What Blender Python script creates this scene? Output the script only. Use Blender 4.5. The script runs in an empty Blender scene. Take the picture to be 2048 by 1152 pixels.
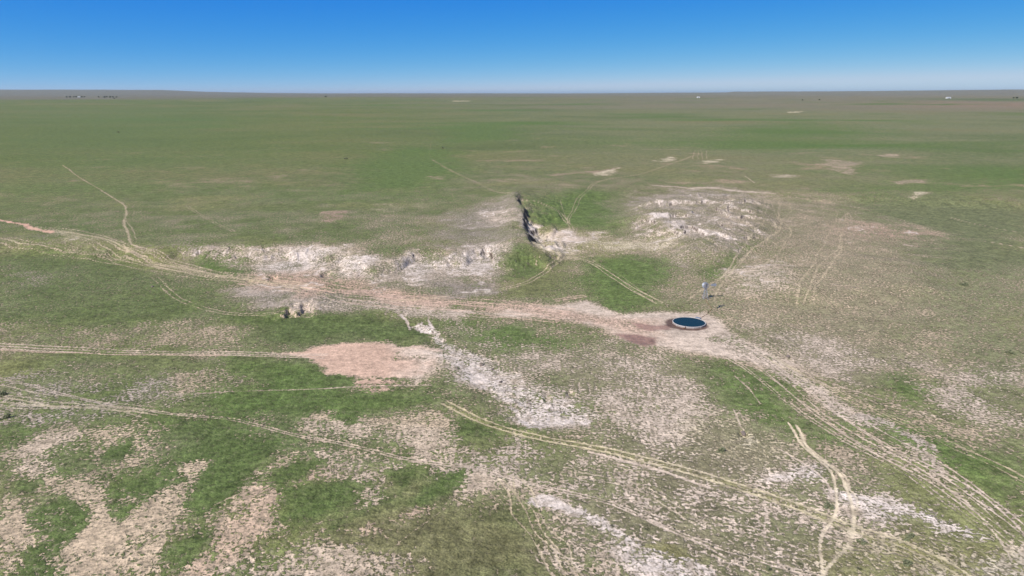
import bpy, math, random
import numpy as np
R = math.radians
random.seed(7)
SC = bpy.context.scene
C = SC.collection

# ------------------------------------------------------------------ camera, sky, sun, exposure
CAM_H, PITCH, FPX = 69.0, 15.65, 1384.0          # height above the flat, degrees down, focal length in photo pixels
cam_d = bpy.data.cameras.new('camera'); cam = bpy.data.objects.new('camera', cam_d); C.objects.link(cam)
cam.location = (0, 0, CAM_H); cam.rotation_euler = (R(90 - PITCH), 0, 0)
cam_d.sensor_width = 36; cam_d.lens = FPX / 2048 * 36; cam_d.clip_start = 1; cam_d.clip_end = 200000
SC.camera = cam

EXPOSURE = 0.66
SKY_CURVE = ((3.0, 3.75), (1.10, .68), (.12, -.14))
SUN_EL, SUN_AZ = 43.0, -135.0                     # azimuth measured clockwise from the view direction (+Y)
sd = bpy.data.lights.new('sun', 'SUN'); sd.energy = 4.2; sd.angle = R(0.53); sd.color = (1.0, .955, .89)
sun = bpy.data.objects.new('sun', sd); C.objects.link(sun)
sun.rotation_euler = (R(90 - SUN_EL), 0, R(180 - SUN_AZ))
W = bpy.data.worlds.new('World'); SC.world = W; W.use_nodes = True
nt = W.node_tree; nt.nodes.clear()
out = nt.nodes.new('ShaderNodeOutputWorld'); bg = nt.nodes.new('ShaderNodeBackground')
sky = nt.nodes.new('ShaderNodeTexSky'); sky.sky_type = 'NISHITA'; sky.sun_disc = False
sky.sun_elevation = R(SUN_EL); sky.sun_rotation = R(SUN_AZ)
sky.altitude = 1500; sky.air_density = 1.0; sky.dust_density = 0.15; sky.ozone_density = 3.0
tc = nt.nodes.new('ShaderNodeTexCoord')
sx = nt.nodes.new('ShaderNodeSeparateXYZ'); cx = nt.nodes.new('ShaderNodeCombineXYZ')
mm = nt.nodes.new('ShaderNodeMath'); mm.operation = 'MULTIPLY_ADD'; mm.inputs[1].default_value = 2.0; mm.inputs[2].default_value = 0.1
nrm = nt.nodes.new('ShaderNodeVectorMath'); nrm.operation = 'NORMALIZE'
L = nt.links.new
def wmath(op, a, b=None, c=None, clamp=False):
    d = nt.nodes.new('ShaderNodeMath'); d.operation = op; d.use_clamp = clamp
    for k, v in enumerate((a, b, c)):
        if v is None: continue
        if isinstance(v, (int, float)): d.inputs[k].default_value = v
        else: L(v, d.inputs[k])
    return d.outputs[0]
L(tc.outputs['Generated'], sx.inputs[0]); L(sx.outputs[0], cx.inputs[0]); L(sx.outputs[1], cx.inputs[1])
L(sx.outputs[2], mm.inputs[0]); L(mm.outputs[0], cx.inputs[2]); L(cx.outputs[0], nrm.inputs[0]); L(nrm.outputs[0], sky.inputs['Vector'])
# the photograph's polarised, deep blue lower sky: contrast per channel near the horizon, the plain sky above
sep = nt.nodes.new('ShaderNodeSeparateColor'); cmb = nt.nodes.new('ShaderNodeCombineColor'); L(sky.outputs[0], sep.inputs[0])
for k, (ga, sc_) in enumerate(SKY_CURVE):
    L(wmath('SMOOTH_MIN', wmath('MULTIPLY', wmath('POWER', wmath('MULTIPLY', sep.outputs[k], .07), ga), math.exp(sc_) / .12 / 2 ** EXPOSURE), (.52, .68, 9)[k] / .12 / 2 ** EXPOSURE, .6), cmb.inputs[k])
el = nt.nodes.new('ShaderNodeMapRange'); el.interpolation_type = 'SMOOTHSTEP'; L(sx.outputs[2], el.inputs[0]); el.inputs[1].default_value = .13; el.inputs[2].default_value = .40
mx = nt.nodes.new('ShaderNodeMix'); mx.data_type = 'RGBA'; L(el.outputs[0], mx.inputs[0]); L(cmb.outputs[0], mx.inputs[6]); L(sky.outputs[0], mx.inputs[7])
L(mx.outputs[2], bg.inputs['Color']); L(bg.outputs[0], out.inputs['Surface'])
bg.inputs['Strength'].default_value = 0.12
SC.render.engine = 'CYCLES'
vs = SC.view_settings; vs.view_transform = 'Standard'; vs.look = 'None'; vs.exposure = EXPOSURE; vs.gamma = 1.0
SC.cycles.max_bounces = 4; SC.cycles.volume_bounces = 0

def tag(o, label=None, cat=None, group=None, kind=None):
    if label: o['label'] = label
    if cat: o['category'] = cat
    if group: o['group'] = group
    if kind: o['kind'] = kind
    return o

# ------------------------------------------------------------------ numpy noise
def _hash(ix, iy, s):
    h = (ix.astype(np.int64) * 374761393 + iy.astype(np.int64) * 668265263 + s * 974634777) & 0xffffffff
    h = ((h ^ (h >> 13)) * 1274126177) & 0xffffffff
    h = h ^ (h >> 16)
    return (h & 0xffff).astype(np.float32) / 65535.0
def vnoise(x, y, s):
    fx = np.floor(x); fy = np.floor(y); ux = (x - fx).astype(np.float32); uy = (y - fy).astype(np.float32)
    ux = ux * ux * (3 - 2 * ux); uy = uy * uy * (3 - 2 * uy)
    a = _hash(fx, fy, s); b = _hash(fx + 1, fy, s); c = _hash(fx, fy + 1, s); d = _hash(fx + 1, fy + 1, s)
    return (a + (b - a) * ux) * (1 - uy) + (c + (d - c) * ux) * uy
def fbm(x, y, wl, octv=4, s=1, gain=.5):
    """value noise, centred on 0, about -1..1; wl = longest wavelength in metres"""
    r = 0; a = 1.0; t = 0; f = 1.0 / wl
    ca, sa = .8, .6
    for o in range(octv):
        r = r + a * (vnoise(x * f + 31.7 * o, y * f - 17.3 * o, s + o) * 2 - 1); t += a
        x, y = ca * x - sa * y, sa * x + ca * y
        a *= gain; f *= 2.03
    return r / t * 1.5
def sst(e0, e1, v):
    t = np.clip((v - e0) / (e1 - e0), 0, 1); return t * t * (3 - 2 * t)

# ------------------------------------------------------------------ map geometry
SP, CP = math.sin(R(PITCH)), math.cos(R(PITCH))
def ray(px, py):
    u = (np.asarray(px, float) - 1024) / FPX; v = (np.asarray(py, float) - 576) / FPX
    return u, CP - v * SP, -SP - v * CP
def at_z(px, py, z=0.0):
    dx, dy, dz = ray(px, py); t = (z - CAM_H) / np.minimum(dz, -1e-3)
    return dx * t, dy * t
def poly_z(pts, z):
    p = np.array(pts, float); x, y = at_z(p[:, 0], p[:, 1], z); return np.stack([x, y], 1)
def seg_dist(x, y, a, b):
    d = b - a; l = float(d @ d) + 1e-9
    t = np.clip(((x - a[0]) * d[0] + (y - a[1]) * d[1]) / l, 0, 1)
    return np.hypot(x - a[0] - t * d[0], y - a[1] - t * d[1]), t
def sdf_poly(x, y, P, reach=60):
    """signed distance, positive inside; evaluated only within reach of the outline"""
    out = np.full(x.shape, -reach, np.float32)
    lo = P.min(0) - reach; hi = P.max(0) + reach
    m = (x > lo[0]) & (x < hi[0]) & (y > lo[1]) & (y < hi[1])
    if not m.any(): return out
    xs = x[m]; ys = y[m]; D = np.full(xs.shape, 1e9); ins = np.zeros(xs.shape, bool)
    for i in range(len(P)):
        a = P[i]; b = P[(i + 1) % len(P)]
        D = np.minimum(D, seg_dist(xs, ys, a, b)[0])
        c = ((a[1] > ys) != (b[1] > ys))
        with np.errstate(divide='ignore', invalid='ignore'):
            xi = (b[0] - a[0]) * (ys - a[1]) / (b[1] - a[1]) + a[0]
        ins ^= c & (xs < xi)
    out[m] = np.where(ins, D, -D); return out

# ---- relief: an upper bench that drops to the flat in bluffs and one steep scarp; mounds; cut banks
BENCH = poly_z([(-700,470),(-200,462),(60,470),(200,478),(330,488),(380,486),(450,484),(500,490),(560,488),(640,484),(690,492),(735,512),(790,500),
    (840,492),(900,496),(950,486),(985,484),(1010,486),(1030,494),(1046,500),(1056,492),(1053,470),(1048,455),(1043,438),(1046,424),(1034,412),(1028,398),(1014,386),
    (1060,372),(1150,362),(1240,352),(1300,345),(1420,350),(1520,362),(1640,372),(1800,385),(2048,395),(2700,405),(2900,300),(-900,300)], 4.4)
MOUND = poly_z([(1250,432),(1290,402),(1360,388),(1450,384),(1520,400),(1530,440),(1490,480),(1430,500),(1370,498),(1352,470),(1310,462)], 4.0)
SLOPE = poly_z([(1480,545),(1530,520),(1590,525),(1700,500),(1850,520),(1900,580),(1750,590),(1640,600),(1560,585),(1500,585)], 2.5)
BANK = poly_z([(430,615),(520,618),(560,622),(578,606),(592,618),(600,604),(618,600),(628,606),(640,618),(720,622),(760,612),(760,590),(640,578),(500,570),(430,590)], 2.0)
HOLLOWS = [(546,556,1.6,1.3),(652,550,1.8,1.3),(1487,872,1.0,.8),(498,562,1.0,.7),(1142,790,1.0,.6),(1096,800,1.0,.7),(404,512,1.5,.7),(1034,478,2.2,1.0)]
WASH0 = [(828,650,2.5),(860,668,3.5),(900,690,4),(945,715,5),(975,740,6),(1000,770,7),(1030,800,9),(1075,828,9),(1110,830,10)]
WASHXY = [(poly_z([(a, b)], 0)[0], r) for a, b, r in WASH0]
HOLXY = [(poly_z([(a, b)], 0)[0], r, d) for a, b, r, d in HOLLOWS]
TANK_C = poly_z([(1378, 647)], 0)[0]; TANK_R = 5.05
def capsule(x, y, S, reach=1.0):
    """0 on the line .. 1 at the radius; radius interpolated"""
    best = np.full(x.shape, 9.0, np.float32)
    P = np.array([s[0] for s in S]); rad = np.array([s[1] for s in S])
    lo = P.min(0) - rad.max() * reach * 3; hi = P.max(0) + rad.max() * reach * 3
    m = (x > lo[0]) & (x < hi[0]) & (y > lo[1]) & (y < hi[1])
    if not m.any(): return best
    xs = x[m]; ys = y[m]; b = np.full(xs.shape, 9.0)
    for i in range(len(S) - 1):
        d, t = seg_dist(xs, ys, P[i], P[i + 1])
        b = np.minimum(b, d / (rad[i] + (rad[i + 1] - rad[i]) * t))
    best[m] = b; return best

def height(x, y):
    x = np.asarray(x, float); y = np.asarray(y, float)
    r = np.hypot(x, y)
    wx = x + fbm(x, y, 14, 4, 11) * 1.6; wy = y + fbm(x, y, 14, 4, 12) * 3.0
    sd = sdf_poly(wx + .9 * fbm(x, y, 4, 3, 13), wy, BENCH, 60)
    # the scarp is steep, the bluffs are slopes cut by rills
    X0 = at_z(1045, 455, 5)[0]
    steep = np.exp(-((x - X0 + 1) / 10) ** 2) * sst(285, 310, y) * (1 - sst(450, 510, y))
    rill = 1 + .45 * fbm(x, y * .35, 7, 3, 21)
    wid = 20 * rill * (1 - steep) + 3.9 * steep + sst(380, 460, y) * 25 * (1 - steep) + sst(430, 520, y) * 80
    bench = sst(0, 1, 1 + sd / np.maximum(wid, .8)) * (3.5 + 3.4 * steep)
    # the draw below the scarp is cut a little under the flat
    z = bench
    mo = sst(-14, 12, sdf_poly(wx, wy, MOUND, 40)); z = z + mo * (3.4 + 1.0 * fbm(x, y, 16, 3, 31)) + mo * 1.3 * np.abs(fbm(x + .4 * y, y * .6, 8, 4, 32, .6)) + mo * 1.3 * sst(-.05, .05, fbm(x, y * .8, 22, 4, 33, .55) + .1)
    z = z + sst(-8, 14, sdf_poly(wx, wy, SLOPE, 40)) * 2.4
    bx = x + fbm(x, y, 3.2, 3, 41) * 1.1
    bl, br = at_z(566, 612, 1)[0], at_z(636, 612, 1)[0]
    shp = sst(bl - 5, bl + 2, x) * (1 - sst(br - 2, br + 5, x)); bs = sdf_poly(bx, y + fbm(x, y, 2.6, 3, 42) * 1.0, BANK, 30)
    z = z + sst(0, 1, 1 + bs / (11 - 9.6 * shp)) * (.5 + .8 * shp) * (1 - sst(248, 268, y)) + shp * .45 * fbm(x, y, 2.4, 3, 44) * (np.abs(bs) < 4)
    w = 1 - sst(.3, 1.2, capsule(wx, wy, WASHXY, 2))
    z = z - w * (.35 + .35 * np.abs(fbm(x, y, 5, 4, 51)))
    for c, rr, d in HOLXY:
        q = np.hypot(x - c[0], (y - c[1]) * .55) / rr
        z = z - d * np.exp(-q ** 4) 
    face = sst(.03, .3, bench / 3.5) * (1 - sst(.7, .97, bench / 3.5)) * sst(250, 290, y) * (1 - sst(420, 520, y))
    face = face * sst(-160, -130, x); z = z + face * (.55 * (np.abs(fbm(x, y * .5, 5, 4, 55, .6)) - .4) + .55 * sst(-.05, .05, fbm(x, y * .8, 12, 4, 34, .55)))
    P0 = at_z(1078, 470, 0); z = z - 2.6 * np.exp(-(((x - P0[0]) / 9) ** 2 + ((y - P0[1]) / 26) ** 2) ** 1.5)
    # rolling prairie
    calm = sst(30, 90, np.hypot(x - TANK_C[0], y - TANK_C[1]))
    z = z + calm * (.8 * fbm(x, y, 110, 3, 61) + .14 * fbm(x, y, 17, 3, 62)) 
    z = z + sst(450, 1500, r) * 3.0 * fbm(x, y, 600, 3, 63)
    # the plain rises slowly to the far divide
    far = np.interp(r, [0, 900, 1500, 3000, 6000, 12000, 25000, 60000], [0, 0, 2, 14, 43, 55, 52, -60])
    z = z + far
    az = np.degrees(np.arctan2(x, y))
    ridge = np.interp(az, [-180, -60, -40, -29.5, -26, -23, -19, -15, 0, 7, 11, 16.6, 17.2, 26, 35, 60, 180], [60, 120, 134, 144, 138, 96, 66, 56, 54, 56, 68, 76, 96, 108, 140, 120, 60])
    z = z + sst(11000, 22000, r) * (1 - sst(26000, 40000, r)) * (ridge - 16) * 1.0 + sst(3000, 9000, r) * 3.0 * fbm(x, y, 5000, 3, 64)
    return z

def at(px, py):
    """map position of what the photograph shows at a pixel: ray met with the relief"""
    dx, dy, dz = ray(px, py); z = np.zeros(np.shape(dx))
    for k in range(14):
        t = (z - CAM_H) / np.minimum(dz, -1e-3); zz = height(dx * t, dy * t); z = z + (zz - z) * .55
    t = (z - CAM_H) / np.minimum(dz, -1e-3)
    return dx * t, dy * t
def patch(pts):
    p = np.array(pts, float); x, y = at(p[:, 0], p[:, 1]); return np.stack([x, y], 1)
def stroke(pts):
    """(px, py, half width in metres)"""
    p = np.array(pts, float); x, y = at(p[:, 0], p[:, 1]); return [(np.array([x[i], y[i]]), p[i, 2]) for i in range(len(p))]

# ------------------------------------------------------------------ ground sheet
OV = 1.6
azd = np.linspace(-43, 43, int(1060 * OV)); azc = np.concatenate([np.linspace(-180, -44, 70), azd, np.linspace(44, 180, 70)[:-1]])
rs = np.concatenate([[2, 10, 25, 40, 55, 68, 76], []])
rr = np.geomspace(78, 60000, 60000); fh = np.interp(rr, [0, 900, 1500, 3000, 6000, 12000, 25000, 60000], [0, 0, 2, 14, 43, 55, 52, -60])
dep = np.arctan((CAM_H - fh) / rr); vy = np.tan(dep - R(PITCH)) * FPX / 2            # image row (half-size picture)
arc = np.concatenate([[0], np.cumsum(np.abs(np.diff(vy)) + np.diff(np.log(rr)) * 6)])
nrow = int(arc[-1] * OV * 1.02); rs = np.concatenate([rs, np.interp(np.linspace(0, arc[-1], nrow), arc, rr)])
A, Rr = np.meshgrid(np.radians(azc), rs)
X = (Rr * np.sin(A)).ravel(); Y = (Rr * np.cos(A)).ravel()
NR, NA = A.shape
Z = height(X, Y)
print('ground verts', NR, NA)
RD = np.hypot(X, Y)

# ---- colours
def srgb(r, g, b):
    v = np.array([r, g, b], float) / 255; return np.where(v < .04045, v / 12.92, ((v + .055) / 1.055) ** 2.4)
TAN = np.array([.44, .335, .235]); PINK = np.array([.50, .335, .25]); PALE = np.array([.54, .43, .345]); WHITE = np.array([.61, .515, .455]); CREAM = np.array([.60, .50, .35])
GREY = np.array([.33, .27, .225]); MUD = np.array([.17, .095, .075]); STRAW = np.array([.42, .36, .215])
G_OLIVE = np.array([.132, .136, .055]); G_GREEN = np.array([.073, .100, .031]); G_LUSH = np.array([.082, .122, .032]); G_DRY = np.array([.24, .205, .13]); G_GREY = np.array([.165, .145, .10]); G_YEL = np.array([.20, .18, .075])

N = X.size
soil = np.tile(TAN, (N, 1)).astype(np.float32); grass = np.tile(G_OLIVE, (N, 1)).astype(np.float32)
wxs = [(X + fbm(X, Y, 9, 4, 71) * 1.5, Y + fbm(X, Y, 9, 4, 72) * 3.0)]
big = fbm(X, Y, 60, 4, 81); mid = fbm(X, Y, 14, 4, 82); huge = fbm(X, Y, 420, 3, 83); giant = fbm(X * .5, Y, 1800, 3, 84)
az = np.degrees(np.arctan2(X, Y))
farw = sst(300, 1200, RD)
WX = X + fbm(X, Y, 26, 6, 71, .68) * 4.2 + fbm(X, Y, 130, 3, 75) * 18 * farw; WY = Y + fbm(X, Y, 26, 6, 72, .68) * 6.5 + fbm(X, Y, 130, 3, 76) * 26 * farw      # ragged outlines
brk = fbm(X, Y, 9, 5, 77, .62); brk2 = fbm(X, Y, 30, 4, 78, .6); brk3 = fbm(X, Y, 4, 3, 79, .6)
wX = X + fbm(X, Y, 4, 3, 73) * .6 + fbm(X, Y, 20, 4, 173, .65) * 8 * farw; wY = Y + fbm(X, Y, 4, 3, 74) * .9 + fbm(X, Y, 20, 4, 174, .65) * 16 * farw
VX = X + fbm(X, Y, 8, 5, 271, .65) * 2.6; VY = Y + fbm(X, Y, 8, 5, 272, .65) * 3.6
def blend(arr, col, w):
    arr += (np.asarray(col, np.float32) - arr) * w[:, None].astype(np.float32)
# base cover: greener to the left and in the distance, drier and paler to the right
right = sst(-20, 30, az + 8 * huge)
lush = np.clip(.50 - .25 * right + .38 * big + .25 * huge, 0, 1)
blend(grass, G_GREEN, lush)
blend(grass, G_DRY, right * .16 * (1 - sst(900, 2600, RD)) + .0 * lush)
blend(grass, G_GREY, np.clip(.25 + .5 * mid, 0, .6) * .5)
blend(grass, G_YEL, np.clip(fbm(X, Y, 35, 3, 85) - .25, 0, 1) * .6)
near = 1 - sst(260, 420, RD)
bare = .24 + .05 * right + .16 * right * near + .04 * near + .18 * mid * (RD < 900) + .15 * big
bare = bare * (1 - sst(330, 700, RD) * .55)
FAR = sst(600, 2200, RD)
blend(grass, G_GREEN * np.array([1.35, 1.20, 1.05]), sst(420, 900, RD) * (1 - right) * .75)
blend(grass, np.array([.145, .148, .075]), sst(420, 1100, RD) * right * .75)

def area(pts, b=None, sc=None, gc=None, soft=4.0, amt=1.0, warp=True):
    global bare
    P = patch(pts); x, y = (WX, WY) if warp else (wX, wY)
    if warp == 'scar':
        dl = np.clip(np.linalg.norm(P, axis=1).mean() / 190, 1, 8); sf = soft * min(max(dl * .6, 1), 4)
        m = sst(-sf, sf, sdf_poly(wX, wY, P, max(40, 4 * sf)) + sf * (1.1 * brk + .5 * brk2)) * amt
        bare = bare + ((b + .20 * brk + .16 * brk3) - bare) * m
    elif warp:
        dl = np.clip(np.linalg.norm(P, axis=1).mean() / 190, 1, 8); sf = soft * 1.8 * dl
        m = sst(-sf, sf, sdf_poly(x, y, P, max(40, 3 * sf)) + sf * (.65 * brk + .3 * brk2)) * amt
        if b is not None: bare = bare + ((b * .93 + .34 * brk * b + .26 * brk2 * b + .22 * brk3 * b) - bare) * m
    else:
        m = sst(-soft, soft, sdf_poly(x, y, P, 40)) * amt
        if b is not None: bare = bare + (b - bare) * m
    if sc is not None: blend(soil, sc, m)
    if gc is not None: blend(grass, gc, m * .8)
def swath(pts, b=None, sc=None, gc=None, amt=1.0, edge=(.1, 1.4), warp=True):
    global bare
    S = stroke(pts); x, y = (VX, VY) if warp == 'fine' else ((WX, WY) if warp else (wX, wY))
    m = (1 - sst(edge[0], edge[1], capsule(x, y, S, 2) - .30 * brk)) * amt
    if b is not None: bare = bare + ((b + .14 * brk) - bare) * m
    if sc is not None: blend(soil, sc, m)
    if gc is not None: blend(grass, gc, m)

# far bands
mot = fbm(X * .6, Y, 150, 5, 191, .62); mot2 = fbm(X * .7, Y, 420, 4, 192, .6); fz = sst(330, 700, RD)
blend(grass, G_OLIVE * np.array([1.15, .98, 1.1]), np.clip(mot * .9 + mot2 * .8, 0, 1) * .75 * fz)
blend(grass, G_GREEN * np.array([.80, .86, .75]), np.clip(-mot * .8 - .5 * mot2, 0, 1) * .6 * fz)
band = sst(5200, 6000, RD + 500 * fbm(X * .3, Y, 900, 3, 91))
blend(grass, np.array([.13, .115, .085]), band * (1 - right) * .85)
blend(grass, np.array([.17, .135, .10]), sst(1900, 3400, RD + 400 * giant) * right * .55)
blend(grass, np.array([.21, .14, .095]), np.clip(np.exp(-((RD - 3900) / 600) ** 2) * sst(22, 34, az), 0, 1) * .8)
blend(grass, G_GREEN, np.exp(-((RD - 5300) / 500) ** 2) * sst(24, 34, az) * .8)
blend(grass, G_LUSH, np.clip(fbm(X * .35, Y, 160, 3, 92) - .35, 0, 1) * 1.6 * sst(350, 600, RD) * (1 - band))
blend(soil, np.array([.40, .24, .15]), sst(400, 700, RD) * .6)
bare = bare + np.clip(fbm(X * .7, Y, 34, 5, 93, .65) - .30, 0, 1) * .75 * sst(380, 600, RD) * (1 - sst(1200, 2200, RD))
bare = bare - sst(600, 1300, RD) * .16
bare = np.where(RD > 1200, np.clip(bare, 0, .35), bare)
bare = bare * (1 - .92 * sst(850, 1500, RD))
exec_order = 'greens first, then bare ground, then wheel tracks'

# ---- greens
GR = dict(b=.02, gc=G_GREEN)
area([(440,640),(560,632),(700,628),(800,650),(840,672),(780,680),(700,676),(620,690),(540,695),(470,690),(500,665)], **GR)
area([(470,720),(560,718),(640,735),(720,775),(860,765),(900,790),(760,830),(700,850),(560,840),(440,830),(420,790),(520,770),(440,740)], b=.04, gc=G_LUSH*.9)
area([(330,835),(450,840),(600,870),(560,910),(520,960),(440,1010),(330,1040),(250,1080),(160,1100),(170,1060),(260,1020),(330,960),(330,900)], b=.03, gc=G_GREEN)
area([(560,880),(700,895),(840,925),(860,950),(760,905),(640,890)], b=.1, gc=G_GREEN)
area([(185,925),(240,890),(275,875),(270,905),(240,930)], b=.02, gc=G_GREEN, soft=2)
area([(60,1010),(150,990),(165,1050),(110,1085),(60,1060)], b=.02, gc=G_GREEN, soft=2)
area([(25,968),(70,965),(85,985),(30,985)], b=.02, gc=G_GREEN, soft=2)
area([(0,850),(120,830),(60,900),(0,930)], b=.1, gc=G_GREEN, soft=3)
area([(860,950),(940,930),(960,945),(870,1010),(840,1030),(800,1010)], b=.02, gc=G_GREEN, soft=2)
area([(620,980),(760,960),(800,990),(740,1040),(640,1060),(560,1060)], b=.08, gc=G_GREEN, soft=2)
area([(680,1040),(800,1010),(960,990),(1030,1010),(1090,1080),(1110,1152),(760,1180),(640,1130)], b=.10, gc=np.array([.125,.115,.055]), soft=3)
area([(910,850),(970,850),(1030,880),(1010,895),(930,890)], b=.03, gc=G_GREEN, soft=2)
area([(1040,880),(1100,882),(1140,905),(1060,898)], b=.03, gc=G_LUSH, soft=1.5)
area([(1170,520),(1250,505),(1340,515),(1330,560),(1310,590),(1260,618),(1190,615),(1160,570)], b=.06, gc=G_LUSH)
area([(1080,400),(1150,380),(1240,390),(1250,440),(1200,465),(1120,460),(1070,440)], b=.04, gc=G_LUSH)
area([(1370,735),(1440,720),(1530,760),(1640,840),(1720,900),(1640,890),(1540,850),(1440,830),(1380,790)], b=.12, gc=G_LUSH)
area([(1420,545),(1440,515),(1480,490),(1530,478),(1500,505),(1460,540),(1430,565)], b=.05, gc=G_LUSH, soft=2)
area([(1700,840),(1800,850),(1900,890),(2048,900),(2048,1040),(1960,1000),(1850,930),(1760,890)], b=.12, gc=G_LUSH)
area([(1740,745),(1810,735),(1850,790),(1780,800)], b=.08, gc=G_LUSH, soft=3)
area([(920,650),(1060,660),(1150,690),(1180,710),(1060,695),(960,690)], b=.12, gc=G_LUSH)
area([(690,330),(820,290),(900,300),(930,340),(880,375),(720,380)], b=.03, gc=G_LUSH)
area([(880,255),(1020,245),(1050,275),(900,290)], b=.03, gc=G_LUSH)
area([(1380,275),(1600,240),(1760,262),(1560,300),(1400,290)], b=.05, gc=G_LUSH, soft=10)
area([(1850,295),(2048,270),(2048,315),(1900,320)], b=.05, gc=G_GREEN*1.1, soft=10)
area([(1700,405),(1850,390),(2048,420),(2048,560),(1880,540),(1760,470)], b=.07, gc=np.array([.115,.125,.06]))
area([(0,215),(420,215),(460,330),(300,390),(0,400)], b=.04, gc=G_GREEN*1.2, soft=15, amt=.8)
area([(0,500),(280,520),(420,590),(420,640),(200,650),(0,640)], b=.08, gc=G_GREEN, amt=.7)
area([(160,480),(330,505),(390,545),(250,520)], b=.1, gc=G_YEL, amt=.8)
area([(400,520),(500,528),(500,545),(400,538)], b=.02, gc=G_LUSH, soft=2)
area([(1590,720),(1640,700),(1620,760),(1560,740)], b=.3, gc=G_YEL, amt=.7)

# ---- bare ground
area([(1240,700),(1420,800),(1560,880),(1760,960),(2048,1060),(2048,1200),(1500,1200),(1100,1200),(1150,1000),(1200,860)], b=.60, sc=PALE*1.12, gc=np.array([.165,.155,.085]), soft=8, amt=.85)
area([(600,702),(640,690),(700,682),(760,683),(800,690),(850,693),(886,700),(880,715),(865,732),(850,748),(820,753),(760,753),(690,752),(655,746),(640,730),(605,716),(560,713),(556,705)], b=1.12, sc=PINK*1.04, soft=1.3, warp='scar')
area([(790,694),(850,694),(886,700),(880,718),(860,738),(830,748),(800,730)], b=1.0, sc=PALE*1.1, soft=4, amt=.9)
area([(705,764),(745,756),(800,758),(770,774),(715,778)], b=.85, sc=PINK, soft=1)
area([(870,708),(930,715),(975,728),(1005,748),(1000,770),(940,764),(890,752),(905,735)], b=.88, sc=WHITE, soft=2)
for br in ([(828,650,1.0),(850,664,1.6),(880,680,1.8),(915,700,2.2),(950,718,2.6),(975,740,2.6),(995,768,2.6),(1020,795,2.8),(1050,822,3),(1090,840,3)], [(833,642,.5),(846,655,1.0),(858,664,1.2)], [(862,640,.4),(858,652,.8),(866,668,1)],
        [(905,728,1.5),(935,735,2.4),(965,748,2.4)], [(1000,775,1.4),(1040,780,1.6),(1080,800,1.6)], [(1030,800,2),(1075,812,2.4),(1125,812,2)], [(1020,830,1.2),(1060,850,2),(1110,845,2.5),(1150,850,2)], [(985,735,1),(1010,748,1.6),(1040,760,1.4)]):
    swath(br, b=.90, sc=WHITE, warp='fine')
area([(975,770),(1040,768),(1090,790),(1130,800),(1180,800),(1210,830),(1160,850),(1090,860),(1030,845),(990,810)], b=.74, sc=WHITE, soft=3)
area([(1125,785),(1220,775),(1330,800),(1450,850),(1480,880),(1400,860),(1290,830),(1200,815)], b=.68, sc=PALE, soft=3)
area([(880,640),(960,660),(1080,720),(1060,760),(980,730),(900,690)], b=.42, sc=PALE, soft=3, amt=.7)
area([(1050,700),(1220,700),(1400,730),(1380,790),(1250,780),(1120,780),(1040,740)], b=.44, sc=PALE, gc=G_DRY*.8, soft=6, amt=.8)
area([(1080,950),(1180,930),(1300,960),(1290,1010),(1200,1010),(1100,985)], b=.50, sc=PALE, soft=3)
area([(1240,880),(1400,870),(1540,900),(1560,1000),(1450,1060),(1330,1020),(1250,950)], b=.56, sc=PALE*1.12, gc=G_DRY*.62, soft=5)
area([(1100,1000),(1300,1010),(1640,1080),(1640,1180),(1440,1180),(1300,1090),(1180,1040),(1130,1152),(1080,1100)], b=.6, sc=PALE*1.12, gc=G_DRY*.6, soft=4)
swath([(1150,1018,1.2),(1190,1040,2.0),(1240,1062,1.4),(1300,1090,1.4),(1350,1115,1.2),(1400,1150,1.4)], b=.88, sc=WHITE)
area([(1215,1070),(1280,1085),(1330,1110),(1390,1150),(1380,1200),(1270,1180),(1230,1110)], b=.88, sc=WHITE*1.08, soft=2)
area([(1750,930),(2048,1010),(2048,1120),(1900,1090),(1750,1000)], b=.28, sc=PALE, gc=np.array([.16,.165,.06]), soft=4, amt=.7)
area([(1280,1078),(1340,1088),(1400,1130),(1350,1125)], b=.1, gc=G_YEL, soft=1)
swath([(1050,975,.8),(1100,985,1.4),(1150,1020,1.2)], b=.8, sc=WHITE)
area([(1020,905),(1160,905),(1220,930),(1080,955),(1000,960),(870,965),(900,905)], b=.60, sc=PALE, soft=2.5)
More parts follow.
